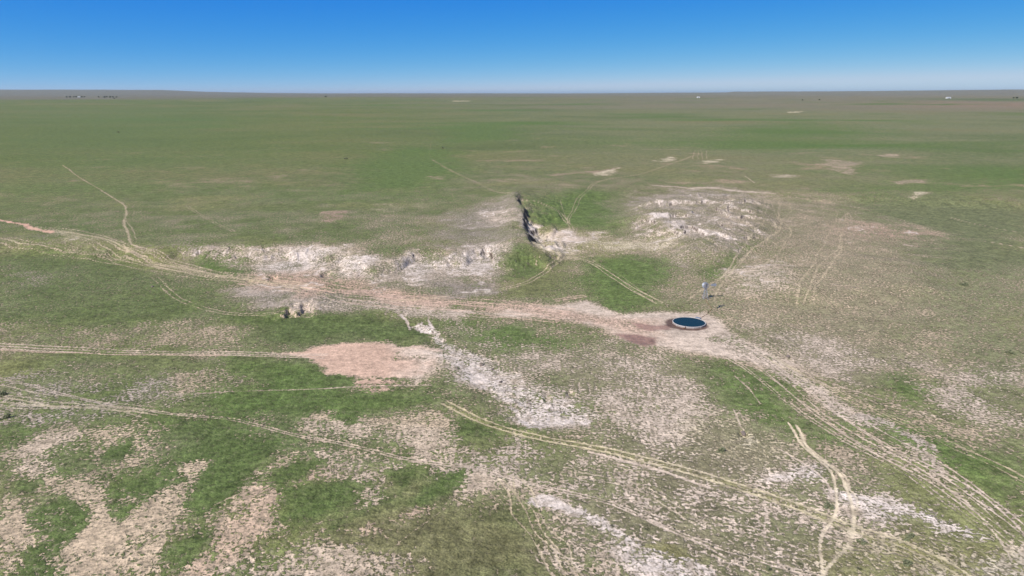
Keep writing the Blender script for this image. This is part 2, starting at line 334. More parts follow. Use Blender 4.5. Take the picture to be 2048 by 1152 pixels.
# speckled ground in the lower left
LL = [([(20,895),(60,872),(100,850),(164,845),(190,870),(165,905),(120,950),(60,965),(0,970),(0,905)], .60, PALE*.93), ([(160,872),(210,848),(310,846),(326,885),(300,935),(240,948),(180,945)], .60, TAN*1.12),
    ([(60,960),(200,948),(225,990),(205,1030),(175,1060),(168,1090),(110,1075),(120,1010),(60,985)], .62, TAN*1.12), ([(113,1130),(165,1066),(239,1028),(328,968),(397,955),(405,985),(393,1010),(328,1045),(312,1086),(290,1180),(100,1180)], .64, TAN*1.14),
    ([(370,940),(425,915),(415,945),(385,965)], .6, TAN*1.1), ([(350,1200),(410,1105),(452,1050),(480,1010),(520,975),(570,945),(620,915),(660,895),(730,890),(735,930),(690,950),(640,965),(585,985),(545,1020),(560,1060),(520,1100),(470,1140),(430,1200)], .60, PINK*.98),
    ([(490,960),(540,920),(600,895),(640,890),(600,925),(540,950)], .5, TAN*1.1), ([(0,990),(50,1000),(62,1060),(60,1120),(0,1140)], .6, TAN*1.05), ([(560,832),(640,820),(720,835),(880,812),(905,850),(880,890),(760,905),(680,895),(640,870)], .52, TAN*1.08),
    ([(690,1065),(750,1040),(800,1025),(850,995),(868,1008),(790,1052),(710,1068)], .7, PINK), ([(640,900),(760,905),(830,930),(780,960),(760,1010),(700,1040),(740,970),(650,950)], .58, PALE*.95), ([(600,840),(760,850),(900,870),(960,900),(880,930),(820,905),(700,885),(620,870)], .55, PALE), ([(845,955),(960,945),(1010,965),(930,1005),(880,985)], .55, PALE),
    ([(430,1180),(500,1110),(600,1085),(700,1100),(820,1110),(780,1180)], .54, PALE*.9), ([(190,765),(240,800),(230,835),(120,850),(60,850),(120,800)], .45, GREY*1.3)]
for pts, b_, c_ in LL: area(pts, b=b_ * 1.14, sc=c_ * .5 + TAN * .58, soft=3.0, warp='scar')
for pts in ([(191,925),(219,898),(270,872),(272,905),(239,924)], [(65,1020),(110,1000),(160,1005),(165,1055),(120,1085),(75,1070)], [(232,1045),(290,1005),(335,970),(330,955),(270,955),(225,975)], [(28,965),(72,962),(80,985),(35,985)], [(60,1100),(110,1090),(100,1150),(60,1150)],
        [(545,950),(600,925),(640,925),(600,955),(560,965)], [(570,975),(700,960),(710,1000),(640,1030),(570,1040)], [(640,1050),(720,1030),(690,1060),(650,1080)], [(400,950),(480,900),(560,880),(480,960),(420,1030),(390,1020)], [(660,830),(720,822),(700,842)], [(770,945),(830,935),(850,955),(800,990)], [(875,955),(930,940),(900,985),(850,1010),(820,1005)], [(330,1110),(400,1060),(430,1070),(370,1130)]):
    area(pts, b=.04, gc=G_GREEN, soft=1.6, warp='scar')
area([(0,745),(180,760),(300,740),(420,735),(470,760),(430,800),(260,810),(240,835),(60,860),(0,850)], b=.44, sc=GREY*1.25, soft=4)
area([(330,745),(460,740),(460,790),(350,790)], b=.55, sc=TAN, soft=2)
area([(250,650),(400,645),(500,670),(470,700),(280,700)], b=.48, sc=TAN, soft=3)
area([(0,645),(90,655),(260,665),(240,695),(0,690)], b=.45, sc=TAN*.9, soft=3)
area([(20,540),(100,545),(110,570),(40,575)], b=.45, sc=GREY*1.1, soft=3, amt=.7)
area([(0,455),(150,480),(200,490),(100,480),(0,470)], b=.4, sc=GREY, soft=3)
area([(120,450),(200,480),(130,485)], b=.55, sc=STRAW, soft=2)
# bluffs on the bench edge
area([(500,512),(555,496),(640,492),(676,500),(672,515),(740,516),(760,530),(740,548),(690,560),(600,556),(530,552),(505,535)], b=.78, sc=PALE, gc=G_GREY, soft=4)
area([(545,520),(590,500),(665,498),(640,520),(580,545),(535,548)], b=.76, sc=WHITE*1.05, soft=3)
area([(672,515),(740,517),(752,545),(700,560),(680,540)], b=.76, sc=WHITE*1.05, soft=3)
area([(740,548),(770,520),(840,500),(900,505),(960,486),(1005,475),(1035,500),(1020,545),(960,560),(880,585),(800,575)], b=.72, sc=PALE*.86, gc=G_GREY, soft=4)
area([(800,525),(850,508),(905,512),(905,535),(830,545)], b=.78, sc=WHITE, soft=3)
area([(920,515),(985,485),(1015,500),(1000,530),(950,545)], b=.78, sc=WHITE, soft=3)
area([(850,560),(990,560),(1000,590),(900,600),(860,585)], b=.68, sc=GREY*.9, soft=3)
area([(1040,480),(1120,520),(1100,590),(1010,590),(1030,520)], b=.12, gc=G_OLIVE*.9, soft=3)
area([(365,498),(430,490),(500,505),(490,522),(400,525)], b=.62, sc=PALE*.9, soft=3)
area([(270,490),(330,478),(420,482),(400,500),(300,505)], b=.4, sc=GREY, soft=3, amt=.6)
area([(470,580),(560,560),(640,575),(720,590),(700,625),(580,628),(500,618)], b=.66, sc=GREY*1.2, gc=G_GREY, soft=3)
area([(570,622),(592,606),(625,600),(640,620)], b=.85, sc=PALE*.9, soft=1, warp=False)
area([(500,545),(620,545),(720,560),(850,590),(840,605),(720,600),(600,585),(500,565)], b=.72, sc=PINK, soft=3)
area([(700,600),(860,610),(1000,625),(900,632),(740,625),(650,615)], b=.62, sc=PALE*.9, soft=3)
# scarp and draw
area([(900,430),(980,410),(1020,390),(1040,415),(1040,470),(1010,490),(960,482),(900,490),(870,470)], b=.5, sc=GREY*1.1, gc=G_GREY, soft=4)
area([(960,425),(1030,418),(1035,440),(970,440)], b=.75, sc=PALE*.9, soft=2)
area([(1056,448),(1085,462),(1120,470),(1155,460),(1185,463),(1202,478),(1240,480),(1335,480),(1368,462),(1352,488),(1320,502),(1250,500),(1190,502),(1130,512),(1090,502),(1062,484)], b=.82, sc=CREAM, gc=G_YEL, soft=3)
area([(1100,470),(1160,462),(1200,480),(1150,500),(1110,498)], b=.97, sc=PALE, soft=2)
area([(1052,445),(1075,455),(1090,480),(1110,500),(1070,490)], b=1, sc=WHITE*.8, soft=1.5)
area([(1032,484),(1060,492),(1095,520),(1060,555),(1005,560),(1012,512)], b=.10, gc=G_GREEN*1.1, soft=2)
# the mound and the ground right of the draw
area([(1240,405),(1330,380),(1420,372),(1520,388),(1560,400),(1520,440),(1490,485),(1440,512),(1370,508),(1300,470),(1270,430)], b=.52, sc=GREY*1.3, gc=G_DRY*.7, soft=5)
swath([(1310,372,3),(1360,373,4),(1420,374,4),(1470,380,2.5),(1545,386,2)], b=.95, sc=PALE)
area([(1300,426),(1345,424),(1335,436),(1300,440)], b=.9, sc=WHITE*1.05, soft=2.2, warp='scar')
area([(1335,446),(1370,440),(1372,458),(1350,462)], b=.9, sc=WHITE, soft=2.2, warp='scar')
area([(1335,470),(1362,460),(1365,475),(1345,492),(1325,498)], b=1, sc=CREAM*1.08, soft=2)
area([(1370,440),(1480,425),(1500,470),(1450,500),(1380,490)], b=.66, sc=GREY*1.25, soft=4)
area([(1480,540),(1545,525),(1592,545),(1590,575),(1530,592),(1490,580)], b=.86, sc=PALE*1.1, soft=4)
area([(1500,400),(1640,395),(1700,430),(1840,465),(1800,500),(1700,520),(1600,510),(1520,500)], b=.46, sc=TAN, gc=G_DRY*.8, soft=8)
area([(1700,440),(1850,465),(1800,480),(1700,470)], b=.62, sc=PINK*.9, soft=5)
area([(1600,520),(1760,500),(1880,560),(1900,640),(1780,700),(1640,700),(1560,650),(1480,650),(1450,610),(1560,600)], b=.40, sc=TAN*1.2, gc=G_DRY*.8, soft=8)
area([(1500,650),(1600,660),(1700,690),(1830,710),(1820,740),(1700,770),(1600,730)], b=.55, sc=PALE*.95, gc=G_DRY*.8, soft=5)
area([(1850,560),(2048,540),(2048,740),(1900,700)], b=.28, sc=TAN, gc=np.array([.15,.152,.078]), soft=8)
area([(1820,770),(1920,740),(2048,720),(2048,860),(1960,850),(1880,830)], b=.56, sc=PALE, soft=4)
area([(1545,948),(1590,925),(1650,935),(1668,962),(1620,960),(1580,962)], b=.92, sc=WHITE*1.1, soft=1.5)
swath([(1690,992,2.5),(1750,1010,3.6),(1820,1030,3.8),(1890,1055,3.2),(1950,1070,2)], b=.86, sc=WHITE*1.1)
area([(1960,1130),(2048,1125),(2048,1180),(1900,1180)], b=.8, sc=WHITE*.9, soft=1.5)
area([(1480,868),(1500,866),(1520,882),(1505,897),(1480,892)], b=1, sc=WHITE*1.1, soft=1.0, warp=False)
area([(1400,830),(1540,840),(1580,900),(1500,930),(1400,900)], b=.45, sc=STRAW*1.15, gc=G_DRY*.8, soft=3, amt=.7)
area([(1640,1080),(1800,1090),(2048,1100),(2048,1180),(1640,1180)], b=.3, sc=STRAW, gc=G_YEL*.8, soft=3, amt=.6)
mp = sst(-14, 12, sdf_poly(WX, WY, MOUND, 40)); wq = np.exp(-((fbm(X, Y * .8, 22, 4, 33, .55) + .1) / .09) ** 2) * mp
blend(soil, WHITE, wq * .75); bare = bare + (1.0 - bare) * wq * .85
bp_ = (Y > 240) & (Y < 430) & (np.abs(az) < 40); wq = np.exp(-(fbm(X, Y * .8, 12, 4, 34, .55) / .10) ** 2) * bp_ * sst(.45, .7, bare)
blend(soil, WHITE * 1.1, wq * .8); bare = bare + (1.0 - bare) * wq * .7
# small bright scars farther off
for pts, cc in (([(1190,346),(1215,338),(1236,336),(1228,348),(1195,350)], CREAM), ([(1310,322),(1345,312),(1350,320),(1320,325)], CREAM), ([(1400,322),(1440,319),(1440,326),(1405,326)], CREAM*1.05),
        ([(1820,388),(1855,382),(1850,395),(1822,396)], CREAM), ([(855,352),(885,352),(885,359),(860,358)], PINK),
        ([(1570,224),(1605,222),(1605,226),(1570,226)], CREAM*1.2), ([(905,201),(940,200.5),(940,203.5),(905,203.5)], CREAM*.9),
        ([(540,350),(560,350),(560,356),(540,356)], PINK*.8), ([(640,425),(700,420),(690,440),(640,445)], PINK*.75), ([(1730,310),(1800,308),(1790,315)], TAN),
        ([(1545,350),(1590,350),(1590,355),(1545,355)], CREAM*.8), ([(1660,318),(1720,325),(1700,350),(1640,330)], TAN*.9), ([(1790,362),(1850,358),(1850,366),(1800,368)], TAN*.9)):
    area(pts, b=.48 if pts[0][1] < 300 else .62, sc=cc, soft=2.6, warp='scar')
area([(745,410),(850,405),(850,418),(760,425)], b=.5, sc=STRAW, soft=3)
swath([(1005,352,7),(1050,352,8),(1075,360,6)], b=.42, sc=TAN*.8)
swath([(1110,350,5),(1150,346,8),(1200,342,7),(1228,336,4)], b=.5, sc=PINK*.9)
swath([(1195,346,2.0),(1215,342,2.5),(1232,337,2.0)], b=.95, sc=CREAM)
# pad around the stock tank, main track bed
PAD = [(1120,612),(1170,600),(1240,628),(1330,624),(1410,626),(1440,640),(1460,665),(1520,695),(1590,730),(1560,735),(1480,722),(1400,706),(1345,698),(1310,694),(1250,682),(1205,655),(1130,640),(1000,632),(1000,612)]
area(PAD, b=.97, sc=PALE, soft=2.5, warp=False)
area([(1200,640),(1300,640),(1320,660),(1290,680),(1230,672)], b=1, sc=PINK*1.05, soft=3, amt=.6)
area([(1330,636),(1350,630),(1400,628),(1425,640),(1425,660),(1390,672),(1340,668),(1322,655)], b=1, sc=PALE*.75, soft=2, warp=False, amt=.6)
swath([(600,575,3),(700,588,4),(800,598,4.5),(900,607,4),(1000,617,4.5),(1100,628,6),(1200,640,6),(1260,650,6)], b=.80, sc=PINK*1.0 + .03, amt=.9)
swath([(1450,680,6),(1520,715,5),(1580,760,4),(1650,810,3),(1720,850,3),(1780,880,2.4)], b=.62, sc=PALE*1.05)
swath([(1770,875,2.4),(1850,925,2.2),(1940,990,2.0),(2048,1085,2.0),(2110,1150,2)], b=.45, sc=PALE)
swath([(1720,840,1.5),(1790,870,2.0),(1850,905,1.5)], b=.75, sc=GREY*1.35)
swath([(0,440,1.6),(60,453,1.9),(110,462,1.4)], b=1.0, sc=np.array([.58,.34,.25]), edge=(.5, 1.3))
lace = fbm(X, Y * .8, 8, 4, 401, .6); lz = (1 - sst(190, 270, RD)) * sst(.02, .15, bare) * (1 - sst(.75, .95, bare))
bare = bare + lz * (.26 * lace - .05)
# damp ground by the tank
MUDS = [([(1230,668),(1275,672),(1310,676),(1312,690),(1290,694),(1255,682)], .9, MUD*1.35), ([(1262,646),(1300,650),(1345,652),(1340,658),(1300,662),(1275,655)], .8, MUD*1.6)]
wet = np.zeros(N)
for pts, a_, cc in MUDS:
    m = sst(-1.4, 1.0, sdf_poly(wX, wY, patch(pts), 20)) * a_
    blend(soil, cc, m); bare = bare + (1.05 - bare) * m; wet = np.maximum(wet, m)

dT = np.hypot(X - TANK_C[0], Y - TANK_C[1]); aT_ = np.arctan2(Y - TANK_C[1], X - TANK_C[0])
rad = TANK_R + 1.1 + 1.1 * np.cos(aT_ - R(215)) + .9 * np.exp(-((aT_ + math.pi * .97) % (2 * math.pi) / .35) ** 2) + .5 * fbm(X, Y, 3, 3, 301)
m_ = 1 - sst(rad - .5, rad + .9, dT); blend(soil, MUD * .6, m_ * .95); bare = np.maximum(bare, m_ * 1.05); wet = np.maximum(wet, m_ * .8)
# ---- wheel tracks: each a pair (or a fan) of narrow ruts
def offset_path(P, d):
    T = np.gradient(P, axis=0); T /= np.linalg.norm(T, axis=1)[:, None] + 1e-9
    return P + np.stack([T[:, 1], -T[:, 0]], 1) * (d if np.ndim(d) == 0 else np.asarray(d)[:, None])
def spline(P, n=6):
    P = np.vstack([2 * P[0] - P[1], P, 2 * P[-1] - P[-2]]); o = []
    for i in range(1, len(P) - 2):
        for t in np.linspace(0, 1, n, endpoint=False):
            o.append(.5 * ((2 * P[i]) + (P[i+1] - P[i-1]) * t + (2*P[i-1] - 5*P[i] + 4*P[i+1] - P[i+2]) * t*t + (3*P[i] - P[i-1] - 3*P[i+1] + P[i+2]) * t**3))
    o.append(P[-2]); return np.array(o)
RUT = np.zeros(N, np.float32); rutn = fbm(X, Y, 5, 3, 95); rutb = fbm(X, Y, 22, 2, 96)
jx = fbm(X, Y, 12, 2, 97) * .35; JX = X + jx; JY = Y + fbm(X, Y, 12, 2, 98) * .35
def track(pts, offs=(-.85, .85), w=.30, col=STRAW, amt=.8, wander=.0, mid_green=False):
    global bare
    P = spline(patch(pts)); offs = [o * (1 if len(offs) <= 2 else 1.1) + (np.random.RandomState(int(pts[0][0] + 900) + 3 * k).uniform(-.5, .5) if len(offs) > 2 else 0) for k, o in enumerate(offs)]; wander = wander + (.5 if len(offs) > 2 else .12); dist = np.linalg.norm(P, axis=1)
    for k, o in enumerate(offs):
        d = o + wander * np.interp(np.arange(len(P)), np.linspace(0, len(P), 7), np.random.RandomState(k * 7 + len(pts) + int(pts[0][1] + 100)).uniform(-1, 1, 7))
        Q = offset_path(P, d)
        S = [(Q[i], max(w * .95, dist[i] * .00095) * (.8 + .4 * ((k * 37 + i * 7) % 11) / 11)) for i in range(len(Q))]
        m = 1 - sst(.1, 1.5, capsule(JX, JY, S, 1.5))
        a = m * (1 - .32 * sst(235, 330, RD)) * np.clip(amt * (.95 + .22 * rutn + .28 * rutb), 0, 1)
        bare = bare + (1.02 - bare) * np.where(a > 0, a, 0) * (bare < 1.02)
        blend(soil, col, a * .85); np.maximum(RUT, a, out=RUT)
PT = PALE
track([(-60,690),(100,698),(200,704),(330,708),(430,709),(560,711),(650,712)], (-1.5,0,1.5), .34, PT, .95)
track([(0,699),(150,706),(230,709),(450,711)], (0,), .5, PINK, .7)
track([(125,330),(160,355),(210,385),(246,408),(252,425),(248,445),(258,470),(262,486)], (0,), .8, STRAW, .8)
track([(252,412),(285,398)], (0,), .4, STRAW, .6)
track([(250,440),(262,455),(275,480)], (0,), .4, STRAW, .6)
track([(375,412),(420,440),(465,463)], (-.7,.7), .4, STRAW, .6)
track([(-60,470),(0,478),(100,495),(200,515),(300,533),(400,550),(500,562),(600,578)], (-2.4,-.9,.9,3.2), .42, STRAW, .8, .6)
track([(60,455),(120,462),(190,475),(260,502),(330,528),(420,548),(520,562),(620,578)], (-4,-1.5,0,1.5,3.5), .5, STRAW*1.08, .8, 1.2)
track([(190,478),(230,500),(300,528),(400,546)], (-5,-3,3,5.5), .4, STRAW, .6, 1.5)
track([(240,490),(280,510),(350,535),(450,555)], (-3,0,2), .5, TAN, .75, 1.2)
track([(500,560),(600,574),(700,588),(800,599),(900,607),(1000,615),(1130,632)], (-6.5,-4,-1.5,1.5,4,7), .4, PINK*1.1, .85, 1.6)
track([(600,580),(700,598),(800,612),(900,622),(1000,632)], (-3,0,3), .4, PALE*.9, .7, 1.5)
track([(620,585),(660,600),(640,612)], (0,), .5, STRAW, .7)
track([(310,555),(345,590),(390,610),(440,625),(520,629),(640,627)], (-1,1), .4, STRAW, .65)
track([(866,320),(900,340),(960,368),(1000,385),(1040,395),(1080,405),(1115,422),(1138,450)], (-.8,.8), .5, STRAW*.9, .7)
track([(862,280),(860,310),(868,322)], (0,), .6, STRAW*.8, .35)
track([(1400,308),(1350,325),(1290,346),(1200,362),(1170,385),(1156,400),(1148,420),(1136,440),(1144,460)], (-.9,.9), .5, STRAW, .7, .5)
track([(1120,400),(1130,430),(1142,460)], (0,), .5, STRAW, .5)
track([(1400,300),(1400,318)], (-6,-2,2,6), .8, STRAW, .6, 1)
track([(1350,375),(1480,380),(1600,396),(1700,412),(1800,440),(1900,472)], (-1,1), .6, STRAW, .5, .8)
track([(1490,352),(1510,366)], (0,), .7, CREAM, .8)
track([(1065,488),(1100,502),(1140,514),(1180,524),(1215,545),(1260,575),(1320,606)], (-1,1), .45, STRAW, .85, .4)
track([(1180,522),(1230,548),(1290,590),(1330,606)], (-1.2,1.2), .4, STRAW, .6, .4)
track([(1140,514),(1190,512),(1260,505),(1330,490)], (0,1.6), .4, STRAW, .5, .4)
track([(780,602),(900,592),(990,580),(1050,566),(1090,545),(1112,525),(1125,512)], (-.9,.9), .42, STRAW, .75, .3)
track([(1618,610),(1622,565),(1640,520),(1668,490),(1680,455),(1692,425)], (-2,0,2), .42, STRAW*1.05, .6, 2.5)
track([(1692,425),(1720,455),(1745,485)], (-4,-1,2), .5, TAN, .5, 1)
track([(1535,400),(1548,430),(1560,455),(1530,485),(1500,510),(1470,540),(1430,570),(1400,600)], (-5,-2,1,4), .42, STRAW*1.05, .55, 5.0)
track([(1580,405),(1560,440),(1575,465),(1545,490)], (-2,2), .42, STRAW*1.05, .5, 4.0)
track([(1540,400),(1600,420),(1680,425)], (-2,1), .6, STRAW, .5, 1)
track([(1900,435),(1970,452),(2070,470)], (-1,1), .6, STRAW, .7)
track([(1970,482),(2070,500)], (-.8,.8), .5, STRAW, .7)
track([(1850,290),(1950,296)], (0,), 2, STRAW, .5)
track([(-60,745),(0,757),(100,782),(180,802),(260,817),(330,826),(450,838),(520,850),(600,870),(700,890),(830,921),(960,936),(1020,955),(1100,977),(1200,1000),(1300,1040),(1400,1080),(1500,1112),(1640,1152),(1700,1175)], (-.3,.4), .24, PT*.9, .7)
track([(-60,770),(60,790),(180,805),(300,822)], (-1.5,1.5,3), .3, STRAW, .6, .5)
track([(-60,798),(60,806),(180,812),(320,826)], (-1,1), .3, STRAW, .7, .4)
track([(-60,812),(80,816),(200,818)], (-1,0), .3, STRAW, .5, .4)
swath([(900,812,1.2),(1000,856,1.4),(1150,888,1.5),(1300,922,1.6),(1500,980,1.6),(1700,1056,1.7),(1900,1135,1.7),(1960,1175,1.7)], b=.34, sc=STRAW, gc=G_YEL, amt=.45, warp=False)
track([(890,806),(940,832),(1000,856),(1060,872),(1150,888),(1230,905),(1300,922),(1400,948),(1500,980),(1600,1016),(1700,1056),(1800,1088),(1900,1135),(1960,1175)], (-.95,.85), .36, STRAW*1.12, .85)
track([(1180,905),(1300,936),(1420,975)], (0,), .5, PALE, .8)
track([(1010,955),(1035,1000),(1070,1060),(1110,1110),(1150,1165)], (-1.6,-.6,.6,1.6), .2, STRAW, .6, .4)
track([(1085,1105),(1150,1165)], (-1.4,0,1.4), .22, PALE, .5, .3)
track([(1120,945),(1260,970),(1340,1010),(1420,1060)], (-.9,.9), .24, STRAW, .5)
track([(1470,818),(1480,850),(1486,862)], (0,), .3, PALE, .6)
track([(1470,752),(1500,780),(1520,806)], (0,), .3, PALE, .6)
track([(1575,845),(1600,885),(1640,920),(1664,945),(1670,985),(1668,1030),(1650,1070),(1645,1100),(1652,1152),(1655,1175)], (0,), .34, CREAM, .95)
track([(1590,850),(1620,900),(1660,930),(1684,955),(1700,1010),(1706,1060),(1696,1095),(1662,1130),(1640,1165)], (0,), .42, CREAM, 1.0)
track([(1600,880),(1650,920),(1690,950),(1700,980),(1712,1005),(1704,1050)], (0,), .3, CREAM, .75)
track([(1560,900),(1620,935),(1652,965),(1660,1000)], (0,), .3, PALE, .8)
track([(1700,1060),(1702,1100)], (0,), .55, CREAM, .8)
track([(1535,1010),(1530,1060),(1528,1120)], (0,), .22, PALE, .5)
track([(1430,1040),(1560,1075),(1640,1110)], (-.8,.8), .22, PALE, .5)
track([(1300,1040),(1400,1085),(1480,1130),(1540,1165)], (0,), .3, PALE, .6)
track([(1470,685),(1530,720),(1600,775),(1680,835),(1760,885),(1850,930),(1930,985),(2000,1040),(2048,1085),(2090,1130)], (-3.2,-1.6,0,1.8,3.4), .26, PALE, .75, .5)
track([(1540,712),(1640,770),(1760,825),(1880,880),(1980,925),(2080,975)], (-1.8,-.4,1.1), .28, STRAW*1.1, .65, .5)
track([(1420,690),(1500,735),(1580,800),(1680,870),(1800,930),(1900,1000),(2000,1075),(2048,1110)], (-1,.3,1.6), .26, PALE, .55, .5)
track([(1480,655),(1560,700),(1640,760),(1750,800),(1900,850),(2080,930)], (-1,1), .3, PALE*.9, .5, .5)
track([(1850,960),(1940,1010),(2048,1130)], (-1.2,0), .25, CREAM, .5, .4)
track([(340,790),(470,783),(600,779),(760,772),(860,770)], (0,), .34, PALE*.9, .65)
track([(800,628),(812,645),(818,660)], (0,), .6, WHITE, .8)
track([(855,640),(862,655)], (0,), .5, WHITE, .8)
track([(430,1010),(455,998),(470,992)], (0,), .2, STRAW, .6)
track([(760,1120),(830,1060),(900,1010),(910,985)], (0,), .18, STRAW, .4)
track([(1940,1120),(1900,1090),(1840,1070)], (0,), .3, STRAW, .4)
track([(1110,600),(1170,592)], (-1,1), .6, PINK, .7)

# turf stands a few centimetres above bare soil; ruts are pressed in
bare = np.clip(bare, -.05, 1.05)
nearw = 1 - sst(250, 600, RD)
tuft = vnoise(X * 1.9, Y * 1.9, 201) * .6 + vnoise(X * 3.7 + 5, Y * 3.7, 202) * .4
Z = Z + nearw * (1 - np.clip(bare, 0, 1)) * (.05 + .22 * (tuft - .35)) - RUT * .06
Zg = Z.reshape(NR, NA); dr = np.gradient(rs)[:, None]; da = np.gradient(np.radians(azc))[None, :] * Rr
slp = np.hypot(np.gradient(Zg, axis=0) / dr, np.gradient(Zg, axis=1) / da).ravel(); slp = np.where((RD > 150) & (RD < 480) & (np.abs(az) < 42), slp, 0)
stp = sst(.75, 1.25, slp); blend(soil, np.array([.085, .062, .05]), stp * np.where(RD > 290, 1, .25)); bare = np.maximum(bare, stp * 1.02)  # steep faces go bare, their shade deepened by dark soil colour
bm = sst(.1, .9, bare); 
# rough broken soil in the wash and on the bank faces
wrough = (1 - sst(.4, 1.4, capsule(WX, WY, WASHXY, 2)))
Z = Z + wrough * .16 * np.abs(fbm(X, Y, 2.4, 3, 211)) * nearw

me = bpy.data.meshes.new('ground')
co = np.stack([X, Y, Z], 1).astype(np.float32)
nq = (NR - 1) * NA
i = np.arange(NR - 1)[:, None] * NA; j = np.arange(NA)[None, :]; jn = (j + 1) % NA
quads = np.stack([i + j, i + jn, i + NA + jn, i + NA + j], -1).reshape(-1, 4)[:, ::-1]
cidx = NR and None
me.vertices.add(N + 1); me.vertices.foreach_set('co', np.concatenate([co.ravel(), np.array([0, 0, float(Z[0])], np.float32)]))
tri = np.stack([np.full(NA, N), (np.arange(NA) + 1) % NA, np.arange(NA)], 1)
loops = np.concatenate([quads.ravel(), tri.ravel()]).astype(np.int32)
starts = np.concatenate([np.arange(nq) * 4, nq * 4 + np.arange(NA) * 3]).astype(np.int32)
me.loops.add(len(loops)); me.loops.foreach_set('vertex_index', loops)
me.polygons.add(len(starts)); me.polygons.foreach_set('loop_start', starts)
me.update(calc_edges=True); me.validate()
me.polygons.foreach_set('use_smooth', np.ones(len(starts), bool))
def attr(name, rgb, a):
    at_ = me.attributes.new(name, 'FLOAT_COLOR', 'POINT'); v = np.zeros((N + 1, 4), np.float32)
    v[:N, :3] = rgb; v[:N, 3] = a; v[N] = v[0]; at_.data.foreach_set('color', v.ravel())
ra = me.attributes.new('rut', 'FLOAT', 'POINT'); ra.data.foreach_set('value', np.concatenate([RUT, [0]]).astype(np.float32))
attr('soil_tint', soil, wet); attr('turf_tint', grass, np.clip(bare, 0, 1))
ground = bpy.data.objects.new('ground', me); C.objects.link(ground); tag(ground, kind='structure')

# ---- ground material
class NT:
    def __init__(s, name):
        s.m = bpy.data.materials.new(name); s.m.use_nodes = True; s.t = s.m.node_tree; s.t.nodes.clear()
        s.o = s.n('ShaderNodeOutputMaterial'); s.b = s.n('ShaderNodeBsdfPrincipled'); s.l(s.b.outputs[0], s.o.inputs['Surface'])
    def n(s, k, **kw):
        d = s.t.nodes.new(k)
        for a, v in kw.items(): setattr(d, a, v)
        return d
    def l(s, a, b): s.t.links.new(a, b)
    def math(s, op, a, b=None, c=None, clamp=False):
        d = s.n('ShaderNodeMath', operation=op, use_clamp=clamp)
        for k, v in enumerate((a, b, c)):
            if v is None: continue
            if isinstance(v, (int, float)): d.inputs[k].default_value = v
            else: s.l(v, d.inputs[k])
        return d.outputs[0]
    def noise(s, scale, detail=4, rough=.55, vec=None):
        d = s.n('ShaderNodeTexNoise'); d.inputs['Scale'].default_value = scale; d.inputs['Detail'].default_value = detail; d.inputs['Roughness'].default_value = rough
        if vec is not None: s.l(vec, d.inputs['Vector'])
        return d.outputs['Fac']
    def mapr(s, v, a, b, c, d, smooth=False):
        m = s.n('ShaderNodeMapRange'); m.clamp = True
        if smooth: m.interpolation_type = 'SMOOTHSTEP'
        s.l(v, m.inputs[0])
        for k, q in enumerate((a, b, c, d)): m.inputs[k + 1].default_value = q
        return m.outputs[0]
    def mix(s, f, a, b):
        m = s.n('ShaderNodeMix', data_type='RGBA')
        if isinstance(f, (int, float)): m.inputs[0].default_value = f
        else: s.l(f, m.inputs[0])
        for k, v in ((6, a), (7, b)):
            if isinstance(v, tuple): m.inputs[k].default_value = (*v, 1)
            else: s.l(v, m.inputs[k])
        return m.outputs[2]
    def scale(s, col, f):
        m = s.n('ShaderNodeVectorMath', operation='SCALE'); s.l(col, m.inputs[0])
        if isinstance(f, (int, float)): m.inputs['Scale'].default_value = f
        else: s.l(f, m.inputs['Scale'])
        return m.outputs[0]
g = NT('prairie_ground')
pos = g.n('ShaderNodeNewGeometry').outputs['Position']
flat = g.n('ShaderNodeVectorMath', operation='MULTIPLY'); g.l(pos, flat.inputs[0]); flat.inputs[1].default_value = (1, 1, 0); flat = flat.outputs[0]
aS = g.n('ShaderNodeAttribute', attribute_name='soil_tint'); aT = g.n('ShaderNodeAttribute', attribute_name='turf_tint')
n_f = g.noise(1.25, 3, .58, flat); n_b = g.noise(.62, 4, .6, flat); n_c = g.noise(.19, 5, .6, flat); n_d = g.noise(.055, 4, .6, flat); n_t = g.noise(3.4, 3, .6, flat)
nn = None
for src, wgt in ((n_f, .54), (n_b, .22), (n_c, .14), (n_d, .10)):
    nn = g.math('MULTIPLY', src, wgt) if nn is None else g.math('MULTIPLY_ADD', src, wgt, nn)
nn = g.mapr(nn, .41, .59, 0, 1)
th = g.math('MULTIPLY_ADD', aT.outputs['Alpha'], 1.24, -.12)
f = g.math('SUBTRACT', th, nn); f = g.mapr(f, -.12, .12, 0, 1, True)
aR = g.n('ShaderNodeAttribute', attribute_name='rut'); f = g.math('MAXIMUM', f, g.mapr(aR.outputs['Fac'], .25, .75, 0, .92))
turf = g.scale(aT.outputs['Color'], g.mapr(n_t, .3, .7, .5, 1.5))
turf = g.scale(turf, g.mapr(n_b, .36, .64, .66, 1.34))
turf = g.scale(turf, g.mapr(n_c, .34, .66, .72, 1.28))
dryn = g.mapr(g.noise(.9, 5, .7, flat), .50, .66, 0, .55)
dryn = g.math('MULTIPLY', dryn, g.mapr(aT.outputs['Alpha'], .02, .35, .25, 1))
turf = g.mix(dryn, turf, (.31, .265, .175))
drk = g.n('ShaderNodeTexVoronoi'); drk.inputs['Scale'].default_value = .33; g.l(flat, drk.inputs['Vector'])
dk = g.mapr(drk.outputs['Distance'], .09, .17, 1, 0); dk = g.math('MULTIPLY', dk, g.mapr(n_d, .47, .55, 0, .8))
turf = g.mix(dk, turf, (.045, .05, .022))
soilc = g.scale(aS.outputs['Color'], g.mapr(g.noise(.5, 6, .7, flat), .36, .64, .68, 1.22))
soilc = g.scale(soilc, g.mapr(g.noise(.07, 5, .6, flat), .35, .65, .90, 1.08))
